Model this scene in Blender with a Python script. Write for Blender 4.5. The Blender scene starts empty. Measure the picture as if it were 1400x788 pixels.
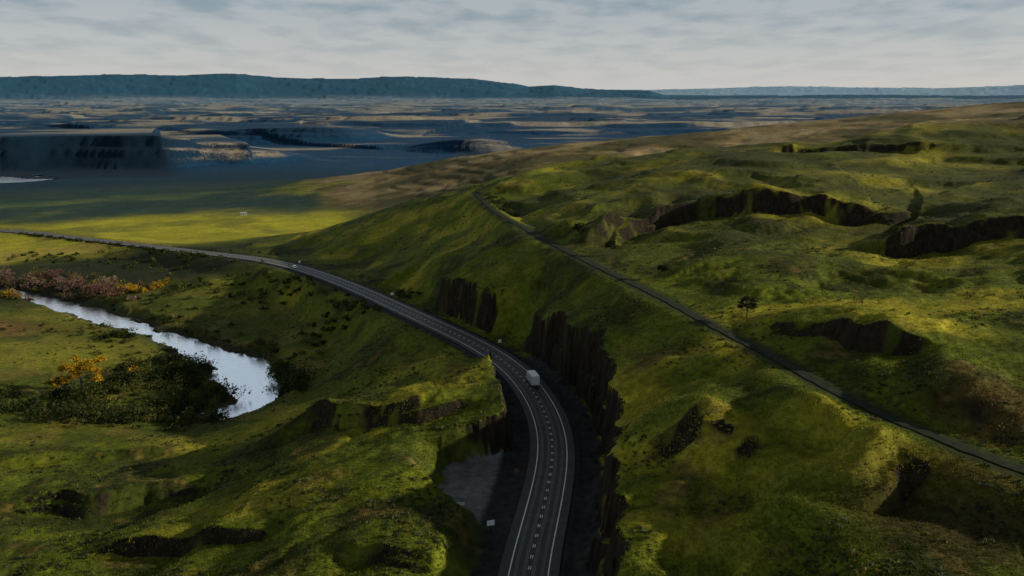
import bpy, math, numpy as np, time
from mathutils import Vector
rng=np.random.default_rng(7)
F=1212.0; PIT=math.radians(12.3); CZ=90.0
sp,cp=math.sin(PIT),math.cos(PIT)
def P(u,v,z=None,d=None):
    a=(u-700)/F; b=(v-394)/F
    dy=cp-b*sp; dz=-(sp+b*cp)
    t=d if d is not None else (z-CZ)/dz
    return (a*t,dy*t,CZ+dz*t)
def D(u,d,z): return ((u-700)/F*d, d, z)

# ---------------- noise
_r=np.random.default_rng(3); GA=_r.random((256,256))*2*np.pi
GX,GY=np.cos(GA),np.sin(GA)
def gn(x,y,s=0):
    x=x+s*37.17; y=y+s*11.71
    xi=np.floor(x).astype(np.int64); yi=np.floor(y).astype(np.int64)
    fx=x-xi; fy=y-yi
    u=fx*fx*fx*(fx*(fx*6-15)+10); v=fy*fy*fy*(fy*(fy*6-15)+10)
    def g(i,j,dx,dy):
        i=(xi+i)&255; j=(yi+j)&255
        return GX[i,j]*dx+GY[i,j]*dy
    a=g(0,0,fx,fy); b=g(1,0,fx-1,fy); c=g(0,1,fx,fy-1); d=g(1,1,fx-1,fy-1)
    return 1.5*((a*(1-u)+b*u)*(1-v)+(c*(1-u)+d*u)*v)
def fbm(x,y,o=4,s=0,g=0.5):
    r=0;a=1;t=0
    for k in range(o):
        r=r+a*gn(x,y,s+k*5); t+=a; a*=g
        x,y=(0.8*x-0.6*y)*2.03,(0.6*x+0.8*y)*2.03
    return r/t*1.4
def ridged(x,y,o=4,s=0):
    r=0;a=1;t=0
    for k in range(o):
        r=r+a*(1-2*np.abs(gn(x,y,s+k*5))); t+=a; a*=.5
        x,y=(0.8*x-0.6*y)*2.03,(0.6*x+0.8*y)*2.03
    return r/t
def ss(a,b,x):
    t=np.clip((x-a)/(b-a),0,1); return t*t*(3-2*t)

# ---------------- control surface
C=[]
for (u,v,z) in [(0,788,-8),(0,700,-14),(0,620,-22),(150,780,-6),(150,700,-12),(150,620,-20),(150,590,-26),(300,788,0),(300,720,-3),(300,650,-10),(300,600,-20),(320,575,-28),
 (430,788,3),(450,700,3),(450,640,3),(450,580,0),(400,565,-16),(450,530,-16),(420,500,-26),(520,500,-6),(600,540,6),(640,500,6),(560,720,4),(610,690,2.5),(600,750,2.5),(640,780,2.5),(560,788,4),(560,640,8),(650,600,9),(640,560,9),
 (600,480,-3),(500,430,-12),(400,440,-25),(400,400,-20),(300,430,-28),(300,380,-20),(200,380,-26),(100,370,-28),(0,370,-28),(200,350,-26),(50,480,-27),(50,540,-28),(250,500,-30),(200,540,-29),(100,440,-29),(-100,450,-25),(-150,600,-20),(-150,750,-10),
 (250,325,-30),(100,300,-38),(250,290,-38),(400,300,-36),(450,285,-38),(100,260,-48),(300,250,-50),(450,245,-52),(200,232,-60),(450,232,-60),(0,232,-60),(-200,232,-60),(-200,300,-38),
 (900,600,18),(850,450,21),(900,700,16),(850,788,14),(1000,600,21),(1000,500,25),(1000,788,15),(1000,700,18),
 (760,335,28),(900,405,28),(1050,485,28),(1200,565,28),(1310,610,28),(1400,650,28),(1200,700,24),(1200,788,22),(1400,788,24),(1550,788,26),(1600,650,32),
 (800,470,16),(760,440,14),(780,400,20),(708,445,5),(688,402,14),(640,392,12),(600,388,9)]:
    C.append(P(u,v,z=z))
for (u,v,d) in [(1400,500,190),(1400,400,250),(1400,320,320),(1400,265,410),(1400,200,560),(1400,156,700),(1600,150,720),(1600,300,330),(1600,450,200),
 (1200,450,215),(1200,380,280),(1200,310,370),(1200,260,450),(1200,215,560),(1200,180,680),
 (1000,420,256),(1000,380,290),(1000,330,350),(1000,290,405),(1000,250,460),(1000,225,520),(1000,206,620),
 (800,320,400),(800,280,480),(800,250,560),(800,222,680),(900,350,340),(900,300,420),
 (640,330,480),(655,266,570),(700,245,640),(600,300,560),(560,275,640),(500,290,690),(430,335,640),(560,350,500),(480,370,540),(620,268,600),
 (500,262,1100),(560,242,1150),(620,218,1200),(740,205,1200),(900,187,1300),(1100,172,1500),(1300,163,1800),(1500,160,1800)]:
    C.append(P(u,v,d=d))
C+= [D(1000,780,18),D(1200,850,30),D(1400,900,45),D(800,850,-2),D(660,780,-20),D(560,800,-35),D(700,950,-8),
 D(600,1700,-60),D(800,1800,-50),D(1000,2000,-45),D(1300,2400,-30),D(100,2700,-60),D(-100,2700,-60),D(900,2600,-50),D(1500,2600,-30),D(300,2100,-60),D(0,2000,-60),D(500,2300,-60),D(350,2700,-60),D(600,2800,-55),D(-300,2000,-60),
 D(100,90,-5),D(500,80,5),D(720,80,5),D(1000,80,16),D(1400,80,22),D(100,60,0),D(1300,60,18),D(-300,90,-5),D(1700,90,26)]
C=np.array(C,float)
def tx(x,y):
    return np.arctan2(x,y),0.5*np.log(x*x+y*y)
cu,cv=tx(C[:,0],C[:,1])
def phi(r2): return 0.5*r2*np.log(r2+1e-9)
n=len(C)
K=phi((cu[:,None]-cu)**2+(cv[:,None]-cv)**2)+np.eye(n)*2e-3
A=np.zeros((n+3,n+3)); A[:n,:n]=K; A[:n,n]=1;A[:n,n+1]=cu;A[:n,n+2]=cv;A[n:,:n]=A[:n,n:].T
W=np.linalg.solve(A,np.r_[C[:,2],0,0,0])
gu=np.linspace(-1.0,1.0,320); gv=np.linspace(math.log(40),math.log(4200),420)
GU,GV=np.meshgrid(gu,gv,indexing='ij')
Z=W[n]+W[n+1]*GU+W[n+2]*GV
for i in range(n): Z+=W[i]*phi((GU-cu[i])**2+(GV-cv[i])**2)
Z=np.clip(Z,-66,95)
def base(x,y):
    a,b=tx(x,y)
    fa=np.clip((a+1.0)/2*319,0,318.999); fb=np.clip((b-gv[0])/(gv[-1]-gv[0])*419,0,418.999)
    i=fa.astype(int); j=fb.astype(int); p=fa-i;q=fb-j
    return (Z[i,j]*(1-p)+Z[i+1,j]*p)*(1-q)+(Z[i,j+1]*(1-p)+Z[i+1,j+1]*p)*q

# ---------------- polylines
def catmull(pts,step):
    pts=np.array(pts,float); pts=np.vstack([2*pts[0]-pts[1],pts,2*pts[-1]-pts[-2]])
    out=[]
    for i in range(1,len(pts)-2):
        L=np.linalg.norm(pts[i+1]-pts[i]); m=max(2,int(L/step))
        for t in np.arange(m)/m:
            a,b,c,d=pts[i-1:i+3]
            out.append(0.5*(2*b+(c-a)*t+(2*a-5*b+4*c-d)*t*t+(3*b-a-3*c+d)*t**3))
    out.append(pts[-2]); return np.array(out)
def smooth(p,k):
    q=p.copy()
    for _ in range(k): q[1:-1]=0.25*q[:-2]+0.5*q[1:-1]+0.25*q[2:]
    return q
def pdist(x,y,pl,R):
    d=np.full(x.shape,float(R)); s=np.zeros(x.shape); t=np.zeros(x.shape)
    for i in range(len(pl)-1):
        ax,ay=pl[i,:2]; bx,by=pl[i+1,:2]
        m=np.nonzero((x>min(ax,bx)-R)&(x<max(ax,bx)+R)&(y>min(ay,by)-R)&(y<max(ay,by)+R))[0]
        if len(m)==0: continue
        X=x[m]-ax;Y=y[m]-ay;ex=bx-ax;ey=by-ay;l2=ex*ex+ey*ey
        k=np.clip((X*ex+Y*ey)/l2,0,1)
        dd=np.hypot(X-k*ex,Y-k*ey); b=dd<d[m]; mm=m[b]
        d[mm]=dd[b]; s[mm]=np.sign(ex*Y-ey*X)[b]; t[mm]=(i+k)[b]
    return d,s,t
road_px=[(712,960,1),(714,850,0.5),(720,788,0),(738,715,0),(752,655,0),(757,605,0),(745,562,0),(721,524,-.5),(690,495,-1),(650,470,-2),(600,446,-3),(550,423,-5),(500,400,-7),(450,380,-9),(400,364,-12),(350,354,-15),(300,348,-18),(240,341,-22),(180,334,-25),(110,326,-29),(50,319,-31),(0,315,-32),(-120,310,-32)]
road=smooth(catmull([P(u,v,z=z) for u,v,z in road_px],4),12)
track_px=[(648,262,29),(655,270,28),(680,291,28),(720,314,28),(760,336,28),(830,371,28),(900,405,28),(975,446,28),(1050,485,28),(1125,526,28),(1200,565,28),(1310,610,28),(1400,645,28),(1560,700,28)]
track=smooth(catmull([P(u,v,z=z) for u,v,z in track_px],4),6)
river_px=[(-150,410),(-40,395),(20,402),(60,411),(105,424),(150,438),(195,452),(240,466),(280,484),(325,502),(347,528),(350,552),(300,568),(220,572),(100,572),(-100,570)]
RWv=[6,6,6,6,8.5,9,8,5.5,8,12,14,11,5,3,3,3]
RZ=-32.0
river=catmull([P(u,v,z=RZ) for u,v in river_px],6)
rw=np.interp(np.linspace(0,1,len(river)),np.linspace(0,1,len(RWv)),RWv)
dr=catmull([P(-500,245,z=-53),P(-300,249,z=-53),P(-60,247,z=-53),P(30,247,z=-53),P(72,245,z=-53)],20)
drw=np.interp(np.linspace(0,1,len(dr)),[0,.6,.85,.95,1],[60,66,62,30,3])
def piece(px): return catmull(px,3)
SC=[ # edge line, face height, face width, influence, rockiness
 (piece([P(840,315,d=360),P(880,280,d=390),P(960,268,d=410),P(1030,282,d=400),P(1110,285,d=395),P(1200,295,d=380),P(1300,300,d=385)]),12,4,60,1),
 (piece([P(1150,330,d=345),P(1220,345,d=325),P(1290,345,d=325),P(1400,340,d=322),P(1600,330,d=322)]),13,4,60,1),
 (piece([P(1000,215,d=590),P(1110,205,d=590),P(1200,200,d=580),P(1330,205,d=560)]),6,6,60,.75),
 (piece([P(775,345,d=372),P(830,335,d=380),P(870,300,d=400)]),5,6,25,.5),
 (piece([P(1000,462,d=236),P(1060,462,d=229),P(1110,480,d=222),P(1170,490,d=214),P(1300,535,d=196)]),7,3,22,1),
 (piece([P(1060,415,d=280),P(1140,400,d=285),P(1260,405,d=280),P(1330,420,d=262)]),4,9,30,.3),
 (piece([P(325,640,z=-12),P(420,600,z=-4),P(500,585,z=2),P(600,575,z=5),P(675,560,z=5)]),8,8,22,.6),
 (piece([P(90,775,z=-9),P(240,765,z=-7),P(400,765,z=-4)]),5,2.5,15,1),
 (piece([P(430,785,z=2),P(540,785,z=3),P(620,800,z=3)]),4,2.5,14,1),
 (piece([P(-50,730,z=-18),P(120,700,z=-14),P(220,680,z=-12),P(370,655,z=-8)]),5,5,20,.6),
 (piece([P(930,530,z=22),P(1020,500,z=24),P(1110,535,z=24)]),4,5,18,.6),
 (piece([P(820,640,z=15),P(930,645,z=16),P(1040,635,z=18)]),4,5,16,.6),
 (piece([P(1110,720,z=20),P(1210,670,z=22),P(1300,650,z=24),P(1460,665,z=24)]),7,13,30,.1),
 (piece([P(815,710,z=14),P(900,690,z=15),P(1000,700,z=16)]),3.5,5,16,.5),
 (piece([P(440,405,z=-11),P(500,388,z=-5),P(575,410,z=0)]),5,3,20,.9),
 (piece([P(960,650,z=20),P(1080,615,z=22),P(1200,600,z=24)]),4,8,18,.3),
 (piece([P(-50,660,z=-20),P(60,640,z=-20),P(180,625,z=-19),P(260,615,z=-16)]),3,4,14,.5),
]
ys_=[0,150,172,180,186,206,214,240,280,300,330,700]
offL=[11,11,11,16,25,25,11,12,11,9,9,9]
wL  =[7,7,7,8,8,9,3,3,3,10,16,26]
yr_=[0,308,316,328,335,384,394,410,440,446,480,490,900]
offR=[13,13,13,13,12,12,12,12,12,11,11,11,11]
wR  =[3.5,3.5,22,22,3.5,3.5,26,26,26,5,5,28,38]
mesa=catmull([D(-600,1850,0),D(-200,1840,0),D(0,1830,0),D(100,1860,0),D(160,1850,0),D(235,1860,0),D(300,1950,0),D(350,1960,0),D(400,2020,0),D(465,2080,0)],20)
mesaH=np.interp([ (p[0]/p[1]*F+700) for p in mesa],[235,250,290,300,345,352,400,410,460],[64,62,54,44,40,28,22,13,0])
mesa2=catmull([D(540,2450,0),D(600,2350,0),D(650,2300,0),D(720,2330,0),D(780,2450,0)],20)
mesa3=catmull([D(200,3000,0),D(270,2800,0),D(330,2720,0),D(450,2680,0),D(520,2780,0),D(570,3050,0)],20)
def roadinfo(x,y):
    return pdist(x,y,road,75)
def H(x,y,want_mask=False):
    x=np.asarray(x,float).ravel(); y=np.asarray(y,float).ravel()
    r=np.hypot(x,y); rock=np.zeros(len(x))
    h=base(x,y)
    flat=ss(-20,-27,h)*(r<1700)
    amp=1-0.88*flat
    wx=x+10*fbm(x/55,y/55,2,11); wy=y+10*fbm(x/55,y/55,2,17)
    near=ss(1700,900,r)
    far2=1-near
    big=ss(230,420,r)*ss(-.12,.05,x/np.maximum(y,1))
    nz=2.4*fbm(wx/85,wy/85,2,1)+.6*ridged(wx/40,wy/40,2,2)
    sx_=(wx*.77+wy*.64); sy_=(-wx*.64+wy*.77)
    nz+=big*(5.5*(ridged(sx_/300,sy_/85,2,3)-.35))+(1-big)*2.0*(ridged(sx_/90,sy_/36,2,6)-.3)*(x>-60)
    nz+=0.45*fbm(wx/12,wy/12,3,4,.5)
    nz+=0.5*(ridged(sx_/45,sy_/11,2,8)-.3)*ss(500,300,r)
    h=h+amp*near*nz
    h=h+(0.16*fbm(x/3.1,y/3.1,3,9))*ss(700,400,r)*(0.4+0.6*amp)
    st=6.0; q=(h+2*fbm(x/60,y/60,2,21))/st; fr=q-np.floor(q)
    led=(ss(.3,.7,fr)-fr)*st
    h=h+led*0.45*amp*near*ss(-.2,.4,fbm(x/90,y/90,2,23)+.15)
    h=h+far2*(5*fbm(x/300,y/300,4,5)+6*ridged(x/190,y/150,3,6))*ss(-52,-30,h)*.8
    for pl,a,w,L,rk_ in SC:
        R=L*2.6
        d,s,t=pdist(x,y,pl,R)
        m=np.nonzero(d<R)[0]
        if len(m)==0: continue
        xs,ys=x[m],y[m]
        sd=d[m]*s[m]
        sd=sd+1.5*fbm(xs/8,ys/8,3,31)+ (w*1.3)*fbm(xs/32,ys/32,2,33)
        tt=t[m]/(len(pl)-1); e=ss(0,.28,tt)*ss(1,.72,tt)
        q=np.clip(sd/w,0,1)
        stp=(.5*ss(0,.4,q)+.5*ss(.5,.95,q))
        hh=a*(stp-.42)*np.exp(-np.maximum(np.clip(-sd,0,None),np.clip(sd-w,0,None))/L)*e*(.8+.6*fbm(xs/25,ys/25,2,35))
        hh*=ss(R,R*.6,d[m])
        h[m]+=hh
        rock[m]=np.maximum(rock[m],ss(0,.6,e)*ss(-w*.5,w*.0,sd)*ss(w*1.4,w*.95,sd)*np.clip(.8*rk_+1.0*fbm(xs/11,ys/11,3,37),0,1)*ss(2,5,a))
    # far plateau
    fp=-37+np.clip(r-3000,0,None)*.0052
    n1=fbm(x/1500,y/700,5,41)*46
    s2=17; q=n1/s2; fr=q-np.floor(q); n1=(np.floor(q)+ss(.4,.6,fr))*s2
    n2=ridged(x/420,y/260,4,43)*6
    fp=fp+n1*.8+n2
    k=ss(2900,3600,r); 
    h=h*(1-k)+fp*k
    for pl,hh_,wd in ((mesa,mesaH,80),(mesa2,np.full(len(mesa2),36.)*np.sin(np.linspace(.25,np.pi,len(mesa2))),60),(mesa3,40*np.sin(np.linspace(.2,3.0,len(mesa3)))**.6,110)):
        d,s,t=pdist(x,y,pl,900)
        m=np.nonzero(d<900)[0]
        xs,ys=x[m],y[m]
        hm=np.interp(t[m],np.arange(len(pl)),hh_)
        sd=d[m]*s[m]+26*fbm(xs/210,ys/210,4,46,.42)
        p=np.clip(sd/wd,0,1); prof=.36*ss(0,.55,p)+.20*ss(.50,.58,p)+.12*ss(.6,.86,p)+.32*ss(.84,.97,p)
        back=ss(850,500,d[m])
        h[m]=h[m]+hm*prof*back*(s[m]*sd>0)*(sd>0)
    # mountains
    b=x/np.maximum(y,1)*F*cp+700
    mp=np.interp(b,[-600,-200,0,100,170,250,340,380,440,500,560,650,700,722,755,800,880,905,1000],[300,340,330,335,360,372,400,352,330,335,368,340,250,185,215,140,110,0,0])
    mt=ss(13500,16500,r)*ss(22000,17000,r)
    h=h+mt*(mp+12*fbm(x/2200,y/2200,3,51)*(mp>20)*np.clip(mp/100,0,1))
    mp2=np.interp(b,[800,900,1050,1150,1250,1330,1400,1700],[60,75,130,110,90,120,150,170])
    h=h+ss(23000,26500,r)*mp2*1.7
    # river beds
    d,s,t=pdist(x,y,river,60)
    m=np.nonzero(d<60)[0]
    if len(m):
        wv=np.interp(t[m],np.arange(len(river)),rw)+4.5*fbm(x[m]/16,y[m]/16,3,61)+.8*fbm(x[m]/3,y[m]/3,2,62)
        k=ss(0,9,d[m]-wv)
        tgt=RZ-1.6+1.6*ss(-3,0,d[m]-wv)
        bank=RZ+0.6+ (np.maximum(h[m],RZ+1.0)-RZ-.6)*k
        h[m]=np.where(d[m]<wv,tgt,bank)
    h=np.where((r<700)&(r>250)&(h<RZ+.8)&(d<60)&(d>17),np.maximum(h,RZ+.7),h)
    d,s,t=pdist(x,y,dr,300)
    m=np.nonzero(d<300)[0]
    if len(m):
        wv=np.interp(t[m],np.arange(len(dr)),drw)+14*fbm(x[m]/60,y[m]/60,3,63)
        k=ss(0,260,d[m]-wv)
        h[m]=np.where(d[m]<wv,-55,-52.4+(h[m]+52.4)*k)
    # track bench
    d,s,t=pdist(x,y,track,24)
    m=np.nonzero(d<24)[0]
    if len(m):
        tz=np.interp(t[m],np.arange(len(track)),track[:,2])
        k=ss(1.5,15,d[m]+1.2*fbm(x[m]/6,y[m]/6,2,71))
        h[m]=h[m]*k+(tz-.12)*(1-k)
        rock[m]*=ss(4,8,d[m])
    # road cut
    d,s,t=roadinfo(x,y)
    m=np.nonzero(d<75)[0]
    if len(m):
        tt=t[m]; dd=d[m]; left=s[m]>0
        rz=np.interp(tt,np.arange(len(road)),road[:,2]); ry=np.interp(tt,np.arange(len(road)),road[:,1])
        off=np.where(left,np.interp(ry,ys_,offL),np.interp(ry,yr_,offR))
        ww=np.where(left,np.interp(ry,ys_,wL),np.interp(ry,yr_,wR))
        xs,ys=x[m],y[m]
        cl=ss(8,4,ww)
        off=off+cl*(2.6*fbm(xs/12,ys/12,3,81)+1.0*np.abs(gn(xs/2.6,ys/2.6,83))*1.0-.5)
        ww=ww*(1+.9*cl*np.clip(fbm(xs/13,ys/13,2,84),-.5,1))
        q=np.clip((dd-off)/ww,0,1)
        k=ss(0,1,q)
        k=np.where(cl>.3,np.clip(.42*ss(0,.35,q)+.58*ss(.5,.95,q),0,1)*cl+k*(1-cl),k)
        fl=rz-.25-.35*ss(6.5,8.5,dd)*(dd<off)+.2*fbm(xs/3,ys/3,2,87)*ss(7.5,10,dd)
        fl=fl+cl*1.3*ss(3.5,0,off-dd)*(dd<off)*np.clip(.6+fbm(xs/5,ys/5,2,89),0,1)
        h[m]=h[m]*k+fl*(1-k)
        rock[m]=np.maximum(rock[m]*(q>=1),cl*ss(-.8,0,dd-off)*ss(1.15,1.0,(dd-off)/ww)*np.clip(.9+.8*fbm(xs/7,ys/7,3,88),0,1))
    if want_mask:
        rock=np.maximum(rock,ss(1500,2000,r)); return h,rock
    return h

# ---------------- terrain mesh
nt=1150; ang=np.radians(np.linspace(-43,43,nt))
r1=np.exp(np.arange(math.log(62),math.log(1400),.0034)); r2=np.exp(np.arange(math.log(1400),math.log(3500),.0045)); r3=np.exp(np.arange(math.log(3500),math.log(32000),.0075))
rr=np.r_[r1,r2,r3]; nr=len(rr)
AA,RR=np.meshgrid(ang,rr)
X=(np.sin(AA)*RR).ravel(); Y=(np.cos(AA)*RR).ravel()
Hh,RK=H(X,Y,True)

def mix(a,b,k): return a*(1-k[:,None])+np.array(b)[None,:]*k[:,None]
MB=P(1300,700,z=24); MB2=P(1370,590,z=28)
def ground_col(x,y,h):
    r=np.hypot(x,y); u=x/np.maximum(y,1)*F*cp+700
    n1=fbm(x/60,y/60,4,101); n2=fbm(x/18,y/18,4,103); n3=fbm(x/5,y/5,3,105)
    c=np.tile(np.array([.098,.118,.010]),(len(x),1))
    c=mix(c,[.26,.235,.020],ss(0,.5,n1+.4*n2))
    c=mix(c,[.030,.040,.008],ss(.0,.4,-n1*.8+n2*.6)*.88)
    c=mix(c,[.20,.135,.04],ss(.25,.6,n3*.5+n2*.7)*.45)
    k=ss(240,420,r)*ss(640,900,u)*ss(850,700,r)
    c=mix(c,[.046,.050,.012],k*np.clip(.72-.6*n1,0,1))  # shading of the upper-right slopes painted in as darker grass
    k=ss(0,.7,1-np.hypot((x-MB[0])/26,(y-MB[1])/24)); c=mix(c,[.040,.028,.012],k*.8)
    k=ss(0,.7,1-np.hypot((x-MB2[0])/20,(y-MB2[1])/18)); c=mix(c,[.10,.055,.02],k*.5*ss(-.2,.2,n2))
    fl=ss(-18,-26,h)*ss(800,650,r)
    c=mix(c,[.055,.070,.012],fl*.7)
    c=mix(c,[.17,.14,.03],fl*ss(0,.35,n2)*.5)
    k=ss(0,1,1-np.hypot((x+275)/60,(y-440)/30))
    c=mix(c,[.14,.065,.03],k*.8)
    k=ss(0,.6,1-np.hypot((x+215)/70,(y-395)/30))
    c=mix(c,[.19,.18,.02],k*.6)
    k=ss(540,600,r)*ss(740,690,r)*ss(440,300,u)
    c=mix(c,[.014,.022,.009],k*.9)  # cloud-shadow band painted into the ground colour
    w=40*fbm(x/130,y/130,3,107)
    n4=fbm(x/140,y/200,4,113)
    k=ss(725,755,r+w)*ss(1080,980,r+w)*ss(540,440,u+n4*120)
    c=mix(c,[.34,.32,.022],k*np.clip(.8+.4*n4,0,1))
    c=mix(c,[.10,.105,.02],k*ss(.1,.5,n4+.4*n1)*.7)
    k2=ss(730,750,r+w)*ss(800,780,r+w)*ss(260,160,u)
    c=mix(c,[.28,.20,.05],k2*.6)
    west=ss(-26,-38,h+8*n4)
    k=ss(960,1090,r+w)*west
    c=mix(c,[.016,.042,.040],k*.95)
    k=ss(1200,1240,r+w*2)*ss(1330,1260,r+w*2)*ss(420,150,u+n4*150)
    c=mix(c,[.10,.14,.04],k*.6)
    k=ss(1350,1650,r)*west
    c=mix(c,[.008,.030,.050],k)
    k=ss(690,750,r)*ss(430,500,u+100*n4)*(1-west)
    c=mix(c,[.185,.135,.062],k*.95)
    n5=fbm(x/110,y/90,5,109)
    c=mix(c,[.045,.050,.020],k*ss(-.15,.25,n5)*.8)
    c=mix(c,[.28,.22,.12],k*ss(.1,.4,-n5-.3*n2)*.6)
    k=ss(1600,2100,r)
    c=mix(c,[.008,.045,.105],k*.95)  # distance haze put into the albedo as a blue tint
    k=ss(2000,2500,r)*ss(.0,.3,fbm(x/620,y/260,5,111)+.006*np.clip(h+25,-30,30))
    c=mix(c,[.31,.27,.20],k*.75)  # tan plateau tops, with their sunlit streaks painted into the colour
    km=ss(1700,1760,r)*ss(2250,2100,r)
    c=mix(c,[.005,.018,.034],km*ss(270,235,u)*.95)  # mesa face in shadow: shade painted as dark blue albedo
    c=mix(c,[.30,.25,.18],km*ss(235,265,u)*ss(500,455,u)*ss(-52,-45,h)*np.clip(.7+.8*fbm(x/50,y/50,3,117),0,1))  # sunlight on the mesa ledges painted in as pale tan
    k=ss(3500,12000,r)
    c=mix(c,[.13,.22,.31],k*.62)  # paler haze tint painted over the far plateau
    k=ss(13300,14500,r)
    c=mix(c,[.022,.085,.150],k)  # mountains carry their haze as blue base colour
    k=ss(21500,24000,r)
    c=mix(c,[.20,.33,.45],k)  # farthest range: thicker haze painted as lighter blue
    d,s,t=roadinfo(x,y)
    ry=np.interp(t,np.arange(len(road)),road[:,1])
    off=np.where(s>0,np.interp(ry,ys_,offL),np.interp(ry,yr_,offR))
    off=np.where(ry>300,np.minimum(off,8.5),off)
    k=ss(.8,-.8,d-off+n3*1.5)
    c=mix(c,[.030,.031,.030],k)
    kp=k*ss(12,14,d)*(s>0)
    c=mix(c,[.16,.165,.165],kp)
    d,s,t=pdist(x,y,track,10)
    c=mix(c,[.022,.032,.012],ss(5,2.2,d)*.85)
    d,s,t=pdist(x,y,river,60)
    wv=np.interp(t,np.arange(len(river)),rw)
    c=mix(c,[.035,.035,.022],ss(7,2,d-wv)*.8)
    rk=np.array([.019,.015,.010])[None,:]*np.ones((len(x),1))
    rk=mix(rk,[.006,.022,.045],ss(1000,1900,r)); rk=mix(rk,[.022,.085,.150],ss(6000,13000,r)); rk=mix(rk,[.20,.33,.45],ss(21500,24000,r))  # rock colour takes the same painted haze with distance
    rk=mix(rk,[.10,.08,.05],ss(760,900,r)*ss(1700,1400,r)*ss(430,520,u))
    rk=mix(rk,[.004,.014,.028],km*ss(270,235,u))  # painted shade on the rock of the mesa face
    return np.clip(c,0,1),rk
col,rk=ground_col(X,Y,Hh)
def mk_mesh(name,V,Fq,mat,cols=None,smooth=True):
    me=bpy.data.meshes.new(name)
    V=np.asarray(V,np.float32); Fq=np.asarray(Fq,np.int32); k=Fq.shape[1]
    me.vertices.add(len(V)); me.vertices.foreach_set("co",V.ravel())
    me.loops.add(Fq.size); me.loops.foreach_set("vertex_index",Fq.ravel())
    me.polygons.add(len(Fq)); me.polygons.foreach_set("loop_start",np.arange(0,Fq.size,k,dtype=np.int32))
    if smooth: me.polygons.foreach_set("use_smooth",np.ones(len(Fq),bool))
    for cn,cc in (cols or {}).items():
        at=me.color_attributes.new(cn,'FLOAT_COLOR','POINT')
        a=np.ones((len(V),4),np.float32); a[:,:3]=cc; at.data.foreach_set("color",a.ravel())
    me.update(); me.validate()
    ob=bpy.data.objects.new(name,me); bpy.context.collection.objects.link(ob)
    if mat: me.materials.append(mat)
    return ob

# ---------------- materials
class NT:
    def __init__(s,name):
        s.m=bpy.data.materials.new(name); s.m.use_nodes=True; s.t=s.m.node_tree; s.n=s.t.nodes; s.l=s.t.links
        s.b=s.n["Principled BSDF"]
    def a(s,ty,**k):
        nd=s.n.new(ty)
        for kk,v in k.items(): setattr(nd,kk,v)
        return nd
    def link(s,a,b): s.l.new(a,b)
    def noise(s,scale,detail=4,rough=.55,vec=None):
        nd=s.a("ShaderNodeTexNoise"); nd.inputs["Scale"].default_value=scale; nd.inputs["Detail"].default_value=detail; nd.inputs["Roughness"].default_value=rough
        if vec: s.link(vec,nd.inputs["Vector"])
        return nd.outputs["Fac"]
    def mr(s,v,a,b,c,d):
        nd=s.a("ShaderNodeMapRange"); s.link(v,nd.inputs[0])
        for i,k in enumerate((a,b,c,d)): nd.inputs[1+i].default_value=k
        return nd.outputs[0]
    def math(s,op,a,b):
        nd=s.a("ShaderNodeMath",operation=op)
        for i,v in enumerate((a,b)):
            if isinstance(v,(int,float)): nd.inputs[i].default_value=v
            else: s.link(v,nd.inputs[i])
        return nd.outputs[0]
    def mixc(s,fac,a,b,bt='MIX'):
        nd=s.a("ShaderNodeMix",data_type='RGBA',blend_type=bt)
        for sock,v in ((nd.inputs[0],fac),(nd.inputs[6],a),(nd.inputs[7],b)):
            if isinstance(v,(int,float)): sock.default_value=v
            elif isinstance(v,tuple): sock.default_value=(*v,1)
            else: s.link(v,sock)
        return nd.outputs[2]
def simple(name,c,rough=.7,var=.25,scale=2,metal=0,spec=.5):
    m=NT(name); tc=m.a("ShaderNodeTexCoord").outputs["Object"]
    f=m.mr(m.noise(scale,5,.6,tc),.3,.7,1-var,1+var)
    g=m.a("ShaderNodeCombineColor"); [m.link(f,g.inputs[i]) for i in range(3)]
    m.link(m.mixc(1.0,c,g.outputs[0],'MULTIPLY'),m.b.inputs["Base Color"])
    m.b.inputs["Roughness"].default_value=rough; m.b.inputs["Metallic"].default_value=metal; m.b.inputs["Specular IOR Level"].default_value=spec
    return m.m
m=NT("terrain_ground"); tc=m.a("ShaderNodeTexCoord").outputs["Object"]
ca=m.a("ShaderNodeVertexColor",layer_name="col").outputs[0]; cr=m.a("ShaderNodeVertexColor",layer_name="rock").outputs[0]
rmk=m.a("ShaderNodeVertexColor",layer_name="rockmask").outputs[0]
f1=m.mr(m.noise(.5,7,.6,tc),.3,.7,.60,1.42); f2=m.mr(m.noise(.07,5,.55,tc),.3,.7,.75,1.25)
f=m.math('MULTIPLY',f1,f2); g=m.a("ShaderNodeCombineColor"); [m.link(f,g.inputs[i]) for i in range(3)]
gc=m.mixc(1.0,ca,g.outputs[0],'MULTIPLY')
mp=m.a("ShaderNodeMapping"); mp.inputs["Scale"].default_value=(1,1,.25); m.link(tc,mp.inputs[0])
rf=m.mr(m.noise(.7,8,.65,mp.outputs[0]),.3,.7,.4,1.9); g2=m.a("ShaderNodeCombineColor"); [m.link(rf,g2.inputs[i]) for i in range(3)]
rc=m.mixc(1.0,cr,g2.outputs[0],'MULTIPLY')
ge=m.a("ShaderNodeNewGeometry"); sx=m.a("ShaderNodeSeparateXYZ"); m.link(ge.outputs["Normal"],sx.inputs[0])
nz=m.math('ADD',sx.outputs[2],m.mr(m.noise(.35,6,.6,tc),.3,.7,-.10,.10))
rm=m.math('MULTIPLY',m.mr(nz,.94,.84,0,1),m.mr(rmk,.25,.6,0,1))
m.link(m.mixc(rm,gc,rc),m.b.inputs["Base Color"])
m.b.inputs["Roughness"].default_value=.95; m.b.inputs["Specular IOR Level"].default_value=.08
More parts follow.
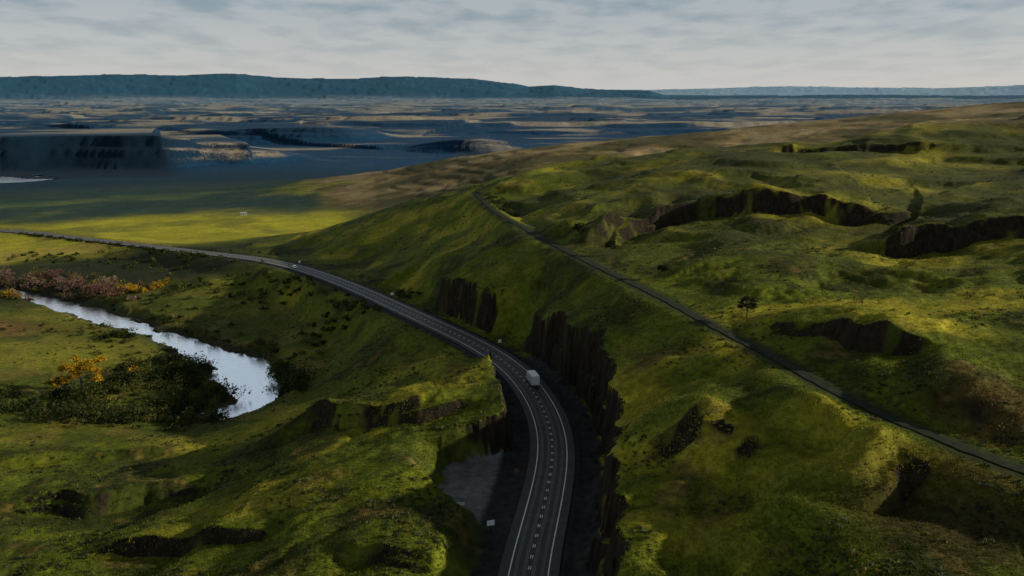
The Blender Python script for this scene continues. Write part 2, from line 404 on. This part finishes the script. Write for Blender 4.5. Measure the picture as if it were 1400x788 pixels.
b=m.a("ShaderNodeBump"); b.inputs["Strength"].default_value=.8; b.inputs["Distance"].default_value=.4
m.link(m.noise(.7,8,.62,tc),b.inputs["Height"]); m.link(b.outputs[0],m.b.inputs["Normal"])
M_ter=m.m
idx=np.arange(nt*nr).reshape(nr,nt)
Fq=np.stack([idx[:-1,:-1],idx[:-1,1:],idx[1:,1:],idx[1:,:-1]],-1).reshape(-1,4)
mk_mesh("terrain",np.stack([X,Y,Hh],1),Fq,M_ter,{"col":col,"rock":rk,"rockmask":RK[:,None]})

# ---------------- road
def frames(pl):
    t=np.gradient(pl[:,:2],axis=0); t/=np.linalg.norm(t,axis=1)[:,None]
    return np.stack([t[:,1],-t[:,0]],1)
def strip(name,pl,offs,dz,mat,parent=None,wob=0):
    nrm=frames(pl)
    V=[]
    for j,o in enumerate(offs):
        oo=np.full(len(pl),float(o))
        if wob and j in (0,len(offs)-1): oo=oo+wob*fbm(pl[:,0]/5,pl[:,1]/5,3,90+j)
        V.append(np.c_[pl[:,:2]+nrm*oo[:,None],pl[:,2]+dz])
    V=np.stack(V,1); k=len(offs)
    V=V.reshape(-1,3); id2=np.arange(len(pl)*k).reshape(len(pl),k)
    Q=np.stack([id2[:-1,:-1],id2[:-1,1:],id2[1:,1:],id2[1:,:-1]],-1).reshape(-1,4)
    o=mk_mesh(name,V,Q,mat); 
    if parent: o.parent=parent
    return o
m=NT("asphalt"); tc=m.a("ShaderNodeTexCoord").outputs["Object"]
f=m.mr(m.noise(.25,8,.65,tc),.3,.7,.7,1.35); g=m.a("ShaderNodeCombineColor"); [m.link(f,g.inputs[i]) for i in range(3)]
m.link(m.mixc(1.0,(.05,.05,.052),g.outputs[0],'MULTIPLY'),m.b.inputs["Base Color"]); m.b.inputs["Roughness"].default_value=.75; m.b.inputs["Specular IOR Level"].default_value=.3
M_asph=m.m
M_trk=simple("asphalt_worn",(.09,.09,.089),.65,.3,.4,spec=.3); M_white=simple("road_paint",(.8,.8,.77),.6,.2,1.5)
r_full=catmull(road,1.5) 
road_o=strip("highway",r_full,[-5.8,-4,-2,0,2,4,5.8],0.0,M_asph)
for i,o in enumerate((-2.6,-.9,.9,2.6)):
    strip("wheel_track_%d"%i,r_full,[o-.35,o+.35],.006,M_trk,road_o)
strip("edge_line_left",r_full,[-3.89,-3.64],.012,M_white,road_o)
strip("edge_line_right",r_full,[3.64,3.89],.012,M_white,road_o)
cum=np.r_[0,np.cumsum(np.linalg.norm(np.diff(r_full[:,:2],axis=0),axis=1))]
L=cum[-1]; V=[];Q=[]
nrm=frames(r_full)
s=0
while s<L-10:
    for o in (-.2,.2):
        pts=[]
        for q in (s,s+1.3):
            c=np.array([np.interp(q,cum,r_full[:,k]) for k in range(3)]); nn=np.array([np.interp(q,cum,nrm[:,k]) for k in range(2)])
            for w in (-.09,.09): pts.append([c[0]+nn[0]*(o+w),c[1]+nn[1]*(o+w),c[2]+.013])
        k=len(V); V+=pts; Q.append([k,k+1,k+3,k+2])
    s+=4.4
mk_mesh("centre_dashes",V,Q,M_white).parent=road_o
M_path=simple("path_gravel",(.028,.034,.024),1,.4,.5,spec=.05)
tf=catmull(track,2); tf[:,2]+=.05
strip("gravel_path",tf,[-1.25,-.6,0,.6,1.25],.02,M_path,wob=.5)
# ---------------- water
m=NT("river_water"); tc=m.a("ShaderNodeTexCoord").outputs["Object"]
m.b.inputs["Base Color"].default_value=(.85,.88,.92,1); m.b.inputs["Metallic"].default_value=.9; m.b.inputs["Roughness"].default_value=.15
b=m.a("ShaderNodeBump"); b.inputs["Strength"].default_value=.75; b.inputs["Distance"].default_value=.18
m.link(m.noise(.4,6,.65,tc),b.inputs["Height"]); m.link(b.outputs[0],m.b.inputs["Normal"])
M_wat=m.m
rv=river.copy(); rv[:,2]=RZ
strip("river",rv,[-22,-10,0,10,22],0.0,M_wat)
strip("distant_river",dr,[-110,0,110],0,M_wat)

# ---------------- foliage
def leafmass(cen,rad,nl,ls,tint,flat=0.25):
    N=len(cen); 
    dirs=rng.normal(size=(N,nl,3)); dirs/=np.linalg.norm(dirs,axis=2)[...,None]
    dirs[...,2]=np.abs(dirs[...,2])*1.0-flat*.3
    rr_=rng.random((N,nl,1))**.45
    lump=1+.35*np.sin(dirs[...,:1]*5+rng.random((N,1,1))*6)+.25*np.sin(dirs[...,1:2]*7+rng.random((N,1,1))*6)
    c=cen[:,None,:]+dirs*rr_*lump*rad[:,None,:]
    c=c.reshape(-1,3); M=len(c)
    a=rng.normal(size=(M,3)); a/=np.linalg.norm(a,axis=1)[:,None]
    b_=rng.normal(size=(M,3)); b_-=a*(a*b_).sum(1)[:,None]; b_/=np.linalg.norm(b_,axis=1)[:,None]
    s_=(np.repeat(ls,nl)*(.6+.8*rng.random(M)))[:,None]
    V=np.stack([c-a*s_-b_*s_*.5,c+a*s_-b_*s_*.5,c+b_*s_],1).reshape(-1,3)
    Fi=np.arange(3*M).reshape(-1,3)
    t=np.repeat(tint,nl,axis=0)*(.65+.7*rng.random((M,1)))
    return V,Fi,np.repeat(t,3,axis=0)
m=NT("foliage"); ca=m.a("ShaderNodeVertexColor",layer_name="col").outputs[0]
tc=m.a("ShaderNodeTexCoord").outputs["Object"]; f=m.mr(m.noise(1.5,3,.6,tc),.3,.7,.8,1.2); g=m.a("ShaderNodeCombineColor"); [m.link(f,g.inputs[i]) for i in range(3)]
cc=m.mixc(1.0,ca,g.outputs[0],'MULTIPLY')
m.link(cc,m.b.inputs["Base Color"]); m.b.inputs["Roughness"].default_value=.8; m.b.inputs["Specular IOR Level"].default_value=.15
tr=m.a("ShaderNodeBsdfTranslucent"); m.link(cc,tr.inputs[0]); mx=m.a("ShaderNodeMixShader"); mx.inputs[0].default_value=.4
m.link(m.b.outputs[0],mx.inputs[1]); m.link(tr.outputs[0],mx.inputs[2]); m.link(mx.outputs[0],m.n["Material Output"].inputs[0])
M_fol=m.m
def okmask(x,y,h,gap=1.5):
    d,s,t=roadinfo(x,y); ry=np.interp(t,np.arange(len(road)),road[:,1])
    off=np.where(s>0,np.interp(ry,ys_,offL),np.interp(ry,yr_,offR)); off=np.where(ry>300,7,off+3)
    d2,_,_=pdist(x,y,track,6)
    return (d>off+gap)&(d2>3)&(h>RZ+.5)
def bushes(name,pts,size,colr,nl=140,ls=.3,hz=.8,jit=.3,gap=2.5):
    pts=np.array(pts,float); h=H(pts[:,0],pts[:,1]); k=okmask(pts[:,0],pts[:,1],h,gap) if gap>-5 else h>RZ+.5; pts=pts[k];z=h[k]; N=len(pts)
    sz=size*(.4+.9*rng.random(N)**1.4)
    cen=np.c_[pts,z+sz*.25]; rad=np.c_[sz,sz,sz*hz]
    tint=np.array(colr)[rng.integers(0,len(colr),N)]*(1+jit*(rng.random((N,1))*2-1))
    V,Fi,t=leafmass(cen,rad,nl,np.full(N,ls),tint)
    return mk_mesh(name,V,Fi,M_fol,{"col":t},smooth=False)
def along(px,n,z,jx,jy):
    w=np.array([P(u,v,z=z)[:2] for u,v in px]); t=rng.random(n)*(len(px)-1)
    return np.c_[np.interp(t,range(len(px)),w[:,0])+rng.normal(size=n)*jx,np.interp(t,range(len(px)),w[:,1])+rng.normal(size=n)*jy]
G1=(.045,.062,.014);G2=(.085,.095,.020);G3=(.024,.036,.010);RD=(.15,.075,.06);RD2=(.20,.13,.10);YL=(.42,.26,.015);OL=(.13,.115,.03)
bushes("riverside_bushes",np.vstack([along([(120,540),(180,520),(235,492),(268,502),(290,535)],75,-28,8,9),along([(-60,560),(100,562),(200,558),(306,560)],85,-28,6,10),along([(150,460),(178,458)],7,-29,3,2),along([(375,490),(402,520),(410,550)],34,-27,3,3)]),5.4,[G1,G2,G3,G3],230,.42)
bushes("riverside_bushes",np.vstack([along([(100,545),(180,530),(250,505),(290,545)],70,-28,10,10),along([(-60,560),(100,566),(200,560),(300,560)],80,-28,6,12)]),2.6,[G2,G1,OL,(.12,.12,.03)],120,.32)
bushes("riverside_bushes",np.vstack([along([(-60,385),(60,388),(170,405)],110,-29,9,11),along([(40,412),(100,402),(160,415)],40,-29,8,6)]),4.8,[RD,RD2,RD2,OL],150,.48)
bushes("riverside_bushes",np.vstack([along([(0,410),(28,408)],9,-29,3,2),along([(180,402),(230,398)],14,-28,6,4),along([(150,520),(190,500)],8,-28,3,3)]),4.0,[YL,OL],160,.4)
bushes("riverside_bushes",along([(180,430),(260,450),(330,475),(385,495)],130,-27,12,9),2.9,[G1,G2,OL,G3,G3],110,.34)
bushes("riverside_bushes",along([(60,440),(150,465),(250,500)],45,-28,12,6),1.8,[G1,G2,OL],80,.3)
bushes("shrub_thicket",np.vstack([along([(380,392),(440,410)],40,-18,10,8),along([(440,430),(500,440)],40,-14,9,7),along([(660,262),(680,275),(700,282)],30,30,3,4),along([(480,385),(570,405)],35,-4,6,3)]),2.6,[G1,G3],110,.36)
i0=int(np.argmin(np.abs(road[:,0]+185))); rdF=road[i0:]; nF=frames(rdF); jj=rng.integers(0,len(rdF),170); oo=-(8.5+3*rng.random(170))
bushes("verge_hedge",np.c_[rdF[jj,0]+nF[jj,0]*oo,rdF[jj,1]+nF[jj,1]*oo],2.0,[G1,G3],60,.5,gap=-9)
bushes("valley_scrub",np.vstack([along([(60,345),(200,355),(330,372)],120,-26,30,12),along([(200,395),(330,400)],60,-24,25,14),along([(20,290),(250,300),(400,290)],60,-37,40,30)]),2.4,[G1,G3,G2],50,.5)

M_bark=simple("bark",(.06,.045,.035),.9,.3,3)
def cyl(p,q,r0,r1,k=7):
    p=np.array(p,float);q=np.array(q,float);d=q-p;d/=np.linalg.norm(d); a=np.cross(d,[.3,.9,.1]);a/=np.linalg.norm(a);b=np.cross(d,a)
    th=np.arange(k)/k*2*np.pi; ring=np.outer(np.cos(th),a)+np.outer(np.sin(th),b)
    V=np.vstack([p+ring*r0,q+ring*r1]); Fq=[[i,(i+1)%k,k+(i+1)%k,k+i] for i in range(k)]
    return V,np.array(Fq)
def tree(name,x,y,h,cols,nl=90,ls=.22,w=.42):
    z=float(H([x],[y])[0]); root=bpy.data.objects.new(name,None); bpy.context.collection.objects.link(root); root.location=(x,y,z)
    VV=[];FF=[];o=0;tips=[]
    def add(p,q,a,b):
        nonlocal o
        V,Fq=cyl(p,q,a,b); VV.append(V);FF.append(Fq+o);o+=len(V)
    add((0,0,-.4),(.1,0,h*.45),h*.035,h*.024); add((.1,0,h*.45),(0,.1,h*.8),h*.024,h*.01)
    for i in range(9):
        a=i*2.4; z0=h*(.28+.05*i); q=(math.cos(a)*h*w*.7,math.sin(a)*h*w*.7,z0+h*.22); add((.05,0,z0),q,h*.013,h*.005); tips.append(q)
    tips.append((0,0,h*.85))
    t=mk_mesh("trunk",np.vstack(VV),np.vstack(FF),M_bark); t.parent=root
    c=[];r=[]
    for q in tips:
        for j in range(3):
            c.append(np.array(q)+rng.normal(size=3)*h*.08); s=h*(.10+.08*rng.random()); r.append((s,s,s*.8))
    c=np.array(c); r=np.array(r); tint=np.array(cols)[rng.integers(0,len(cols),len(c))]*(.6+.7*rng.random((len(c),1)))
    V,Fi,tt=leafmass(c,r,nl,np.full(len(c),ls),tint)
    k=mk_mesh("crown",V,Fi,M_fol,{"col":tt},smooth=False); k.parent=root
p=P(112,535,z=-28); tree("autumn_tree",p[0],p[1],14,[YL,(.38,.26,.02),YL],150,.36,.55)
p=P(84,540,z=-28); tree("autumn_tree",p[0],p[1],8,[OL,YL],90,.3,.5)
for u,v,d,hh in [(1020,448,248,6),(905,392,305,4),(790,340,380,5),(835,358,350,5)]:
    p=P(u,v,d=d); tree("hillside_tree",p[0],p[1],hh,[G3,(.04,.035,.02)],60,.22,.42)
def scatter(n,amin,amax,rmin,rmax,pw=1):
    a=np.radians(rng.uniform(amin,amax,n)); r=rmin*(rmax/rmin)**(rng.random(n)**pw)
    return np.sin(a)*r,np.cos(a)*r
x,y=scatter(36000,-36,36,110,650)
h=H(x,y); k=okmask(x,y,h)&((fbm(x/25,y/25,3,201)+.12*rng.normal(size=len(x))-.12*(x>0))>.14)
x,y,h=x[k],y[k],h[k]; N=len(x)
sz=.22+.45*rng.random(N)**2*1.3
tint=np.array([(.085,.10,.05),(.045,.06,.018),(.13,.12,.03),(.045,.055,.02)])[rng.integers(0,4,N)]
V,Fi,t=leafmass(np.c_[x,y,h+sz*.15],np.c_[sz,sz,sz*.7],14,sz*.4,tint)
mk_mesh("sagebrush",V,Fi,M_fol,{"col":t},smooth=False)
x,y=scatter(120000,-34,34,115,420)
h=H(x,y); k=okmask(x,y,h,.5); x,y,h=x[k],y[k],h[k]; N=len(x)
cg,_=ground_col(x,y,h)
nb=4
bx=np.repeat(x,nb)+rng.normal(size=N*nb)*.25; by=np.repeat(y,nb)+rng.normal(size=N*nb)*.25; bz=np.repeat(h,nb)-.1
hh=.2+.25*rng.random(N*nb); a=rng.random(N*nb)*6.28; w=.09+.08*rng.random(N*nb)
lx=rng.normal(size=N*nb)*.15;ly=rng.normal(size=N*nb)*.15
V=np.stack([np.c_[bx-np.cos(a)*w,by-np.sin(a)*w,bz],np.c_[bx+np.cos(a)*w,by+np.sin(a)*w,bz],np.c_[bx+lx,by+ly,bz+hh]],1).reshape(-1,3)
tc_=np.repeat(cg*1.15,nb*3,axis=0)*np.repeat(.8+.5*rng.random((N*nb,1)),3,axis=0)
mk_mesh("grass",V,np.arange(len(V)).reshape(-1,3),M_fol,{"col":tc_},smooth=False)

# ---------------- built objects
import bmesh
def box(name,c,s,mat,parent,bev=0,rot=(0,0,0)):
    me=bpy.data.meshes.new(name); bm=bmesh.new(); bmesh.ops.create_cube(bm,size=1); 
    for v in bm.verts: v.co=Vector((v.co.x*s[0],v.co.y*s[1],v.co.z*s[2]))
    if bev: bmesh.ops.bevel(bm,geom=bm.edges[:],offset=bev,segments=2,affect='EDGES')
    bm.to_mesh(me); bm.free(); me.materials.append(mat)
    o=bpy.data.objects.new(name,me); bpy.context.collection.objects.link(o); o.location=c; o.rotation_euler=rot; o.parent=parent; return o
def wheel(name,c,r,w,mat,parent):
    me=bpy.data.meshes.new(name); bm=bmesh.new(); bmesh.ops.create_cone(bm,cap_ends=True,segments=20,radius1=r,radius2=r,depth=w); bmesh.ops.bevel(bm,geom=[e for e in bm.edges if len(e.link_faces)==2 and any(len(f.verts)>4 for f in e.link_faces)],offset=.05,segments=2,affect='EDGES')
    bm.to_mesh(me); bm.free(); me.materials.append(mat)
    o=bpy.data.objects.new(name,me); bpy.context.collection.objects.link(o); o.location=c; o.rotation_euler=(0,math.pi/2,0); o.parent=parent
M_wp=simple("white_paint",(.88,.88,.88),.35,.03,1); M_blk=simple("rubber",(.02,.02,.02),.8,.2,3); M_gl=simple("glass_dark",(.02,.025,.03),.08,.1,1); M_al=simple("aluminium",(.45,.45,.46),.4,.1,2,.8); M_red=simple("tail_light",(.4,.02,.01),.3,.1,2); M_post=simple("post_wood",(.12,.09,.06),.9,.3,3); M_gal=simple("galvanised",(.3,.3,.3),.5,.15,3,.6)
def on_road(yq,off):
    i=int(np.argmin(np.abs(r_full[:,1]-yq))); t=r_full[min(i+2,len(r_full)-1)]-r_full[i-2]; a=math.atan2(-t[0],t[1])
    c=r_full[i]; n_=nrm[i]; return (c[0]+n_[0]*off,c[1]+n_[1]*off,c[2]+.015),a
def empty(name,loc,rz):
    e=bpy.data.objects.new(name,None); bpy.context.collection.objects.link(e); e.location=loc; e.rotation_euler=(0,0,rz); return e
loc,a=on_road(P(719,525,z=0)[1],1.6)
t=empty("box_truck",loc,a)
box("cargo_box",(0,0,2.45),(2.55,6.6,2.9),M_wp,t,.05)
box("chassis",(0,.9,.78),(1.1,8.8,.3),M_blk,t,.03)
box("rear_door_left",(-.6,-3.32,2.45),(1.12,.05,2.6),M_wp,t,.01); box("rear_door_right",(.6,-3.32,2.45),(1.12,.05,2.6),M_wp,t,.01)
box("rear_frame",(0,-3.31,1.02),(2.5,.08,.12),M_al,t,.01); box("rear_header",(0,-3.31,3.84),(2.5,.06,.08),M_al,t,.01)
box("bumper",(0,-3.4,.6),(2.3,.12,.18),M_al,t,.02)
for sx_ in (-1,1):
    box("tail_light",(sx_*1.0,-3.36,.85),(.3,.06,.14),M_red,t,.01)
    box("side_rail",(sx_*1.29,0,1.06),(.04,6.6,.12),M_al,t,.01)
    box("mirror",(sx_*1.32,4.6,2.2),(.12,.2,.45),M_blk,t,.02)
    for wy_ in (-2.1,4.3): wheel("wheel",(sx_*1.0,wy_,.5),.5,.35,M_blk,t)
    wheel("wheel_inner",(sx_*.65,-2.1,.5),.5,.3,M_blk,t)
box("cab",(0,4.35,1.55),(2.2,1.9,1.7),M_wp,t,.18); box("hood",(0,5.6,1.2),(2.0,1.1,1.0),M_wp,t,.15)
box("windshield",(0,5.26,1.95),(1.9,.1,.7),M_gl,t,.03,(.2,0,0)); box("cab_window_left",(-1.09,4.4,1.95),(.06,1.1,.6),M_gl,t,.02); box("cab_window_right",(1.09,4.4,1.95),(.06,1.1,.6),M_gl,t,.02)
box("wind_deflector",(0,3.9,2.8),(1.9,1.0,.7),M_wp,t,.2,(.25,0,0)); box("cargo_vent",(0,3.33,3.2),(1.4,.06,.6),M_al,t,.01)
def car(px,off,mat):
    loc,a=on_road(px,off); c=empty("car",loc,a)
    box("body",(0,0,.62),(1.85,4.6,.62),mat,c,.14); box("cabin",(0,-.2,1.15),(1.6,2.5,.6),M_gl,c,.2); box("roof",(0,-.25,1.45),(1.4,1.8,.08),mat,c,.03)
    for s_ in (-1,1):
        for q in (-1.4,1.4): wheel("wheel",(s_*.85,q,.33),.33,.22,M_blk,c)
        box("tail_light",(s_*.7,-2.3,.7),(.3,.05,.15),M_red,c,.01); box("headlight",(s_*.7,2.3,.65),(.3,.05,.15),M_al,c,.01)
car(P(403,367,z=-12)[1],-1.9,M_wp)
def sign(p,w,h,zc,mat,name="traffic_sign",rz=0):
    z=float(H([p[0]],[p[1]])[0]); e=empty(name,(p[0],p[1],z),rz)
    for s_ in (-1,1): box("post",(s_*w*.32,.05,zc/2),(.09,.09,zc+h*.6),M_post,e)
    box("panel",(0,0,zc),(w,.05,h),mat,e,.01); box("panel_back",(0,.035,zc),(w*.96,.02,h*.94),M_gal,e)
M_brn=simple("sign_brown",(.14,.09,.05),.6,.15,2)
sign(P(671,722,z=0),1.7,1.2,1.7,M_wp,rz=.3); sign(P(706,648,z=0),1.0,.8,1.5,M_brn,rz=.2)
for yq,o,w in [(P(679,474,z=-2)[1],8.3,1.3),(P(520,407,z=-6)[1],7.5,1.4),(P(408,360,z=-11)[1],7.5,1.3)]:
    l,a=on_road(yq,o); sign(l,w,1.3,1.6,M_wp,rz=.4)
p=P(628,694,z=0); e=empty("concrete_barrier",(p[0],p[1],float(H([p[0]],[p[1]])[0])),.1)
M_con=simple("concrete",(.6,.6,.58),.8,.15,3); box("barrier_base",(0,0,.12),(2.4,.6,.3),M_con,e,.04); box("barrier_top",(0,0,.42),(2.3,.25,.4),M_con,e,.05)
p=P(333,293,z=-37); e=empty("farmhouse",(p[0],p[1],float(H([p[0]],[p[1]])[0])),.3)
M_rf=simple("metal_roof",(.30,.29,.28),.5,.2,1); M_wl=simple("house_wall",(.5,.48,.42),.8,.1,1)
box("walls",(0,0,1.2),(6,4,2.4),M_wl,e)
V=np.array([[-3.4,-2.5,2.42],[3.4,-2.5,2.42],[3.4,2.5,2.42],[-3.4,2.5,2.42],[-3.4,0,3.75],[3.4,0,3.75]]); 
me=bpy.data.meshes.new("roof"); me.from_pydata(V.tolist(),[],[(0,1,5,4),(2,3,4,5),(0,4,3),(1,2,5),(0,3,2,1)]); me.materials.append(M_rf); o=bpy.data.objects.new("roof",me); bpy.context.collection.objects.link(o); o.parent=e
for q in (-1.9,1.9): box("window",(q,-2.02,1.3),(1.0,.08,1.0),M_gl,e)
box("door",(0,-2.02,1.05),(.9,.08,2.0),M_brn,e)

# ---------------- camera, sun, world
cam=bpy.data.objects.new("camera",bpy.data.cameras.new("camera")); bpy.context.collection.objects.link(cam)
cam.location=(0,0,CZ); cam.rotation_euler=(math.pi/2-PIT,0,0); cam.data.sensor_width=36; cam.data.lens=36*F/1400; cam.data.clip_end=80000; cam.data.clip_start=1
bpy.context.scene.camera=cam
az=math.radians(88); el=math.radians(19)
sd=Vector((math.sin(az)*math.cos(el),math.cos(az)*math.cos(el),math.sin(el)))
sl=bpy.data.lights.new("sun",'SUN'); sl.energy=5.0; sl.angle=math.radians(.6); sl.color=(1,.88,.66)
so=bpy.data.objects.new("sun",sl); bpy.context.collection.objects.link(so); so.rotation_euler=(-sd).to_track_quat('-Z','Y').to_euler()
w=bpy.data.worlds.new("World"); bpy.context.scene.world=w; w.use_nodes=True
nt_=w.node_tree; N_=nt_.nodes; Lk=nt_.links; bg=N_["Background"]; bg.inputs[1].default_value=.1
sky=N_.new("ShaderNodeTexSky"); sky.sky_type='NISHITA'; sky.sun_disc=False; sky.sun_elevation=el; sky.sun_rotation=az; sky.altitude=300
tcw=N_.new("ShaderNodeTexCoord"); sep=N_.new("ShaderNodeSeparateXYZ"); Lk.new(tcw.outputs["Generated"],sep.inputs[0])
def wm(op,a,b):
    nd=N_.new("ShaderNodeMath"); nd.operation=op
    for i,v in enumerate((a,b)):
        if isinstance(v,(int,float)): nd.inputs[i].default_value=v
        else: Lk.new(v,nd.inputs[i])
    return nd.outputs[0]
zz=wm('ADD',wm('MAXIMUM',sep.outputs[2],0.0),.10)
cb=N_.new("ShaderNodeCombineXYZ"); Lk.new(wm('MULTIPLY',wm('DIVIDE',sep.outputs[0],zz),1.5),cb.inputs[0]); Lk.new(wm('DIVIDE',sep.outputs[1],zz),cb.inputs[1])
nn=N_.new("ShaderNodeTexNoise"); nn.inputs["Scale"].default_value=1.7; nn.inputs["Detail"].default_value=8; nn.inputs["Roughness"].default_value=.5; Lk.new(cb.outputs[0],nn.inputs["Vector"])
cr=N_.new("ShaderNodeValToRGB"); Lk.new(nn.outputs["Fac"],cr.inputs[0])
cr.color_ramp.elements[0].position=.44; cr.color_ramp.elements[0].color=(.44,.485,.52,1)
cr.color_ramp.elements[1].position=.64; cr.color_ramp.elements[1].color=(.27,.345,.41,1)
def wmr(v,a,b,c,d):
    e=N_.new("ShaderNodeMapRange"); Lk.new(v,e.inputs[0]); 
    for i,k in enumerate((a,b,c,d)): e.inputs[1+i].default_value=k
    return e.outputs[0]
mx=N_.new("ShaderNodeMix"); mx.data_type='RGBA'; Lk.new(wmr(sep.outputs[2],0,.09,.94,0),mx.inputs[0]); Lk.new(cr.outputs[0],mx.inputs[6]); mx.inputs[7].default_value=(.65,.63,.61,1)
m2=N_.new("ShaderNodeMix"); m2.data_type='RGBA'; m2.inputs[0].default_value=.88
sc=N_.new("ShaderNodeVectorMath"); sc.operation='SCALE'; Lk.new(mx.outputs[2],sc.inputs[0]); sc.inputs["Scale"].default_value=9.5
Lk.new(sky.outputs[0],m2.inputs[6]); Lk.new(sc.outputs[0],m2.inputs[7])
s2=N_.new("ShaderNodeVectorMath"); s2.operation='SCALE'; Lk.new(m2.outputs[2],s2.inputs[0])
Lk.new(wm('MULTIPLY',wmr(sep.outputs[2],.38,.58,1.0,.15),wmr(sep.outputs[2],.13,.24,1.0,1.5)),s2.inputs["Scale"])  # unseen sky: added bright band whitens the river, dimmed overhead to cut ambient
Lk.new(s2.outputs[0],bg.inputs[0])
bpy.context.scene.view_settings.view_transform='Standard'; bpy.context.scene.view_settings.look='None'; bpy.context.scene.view_settings.exposure=0
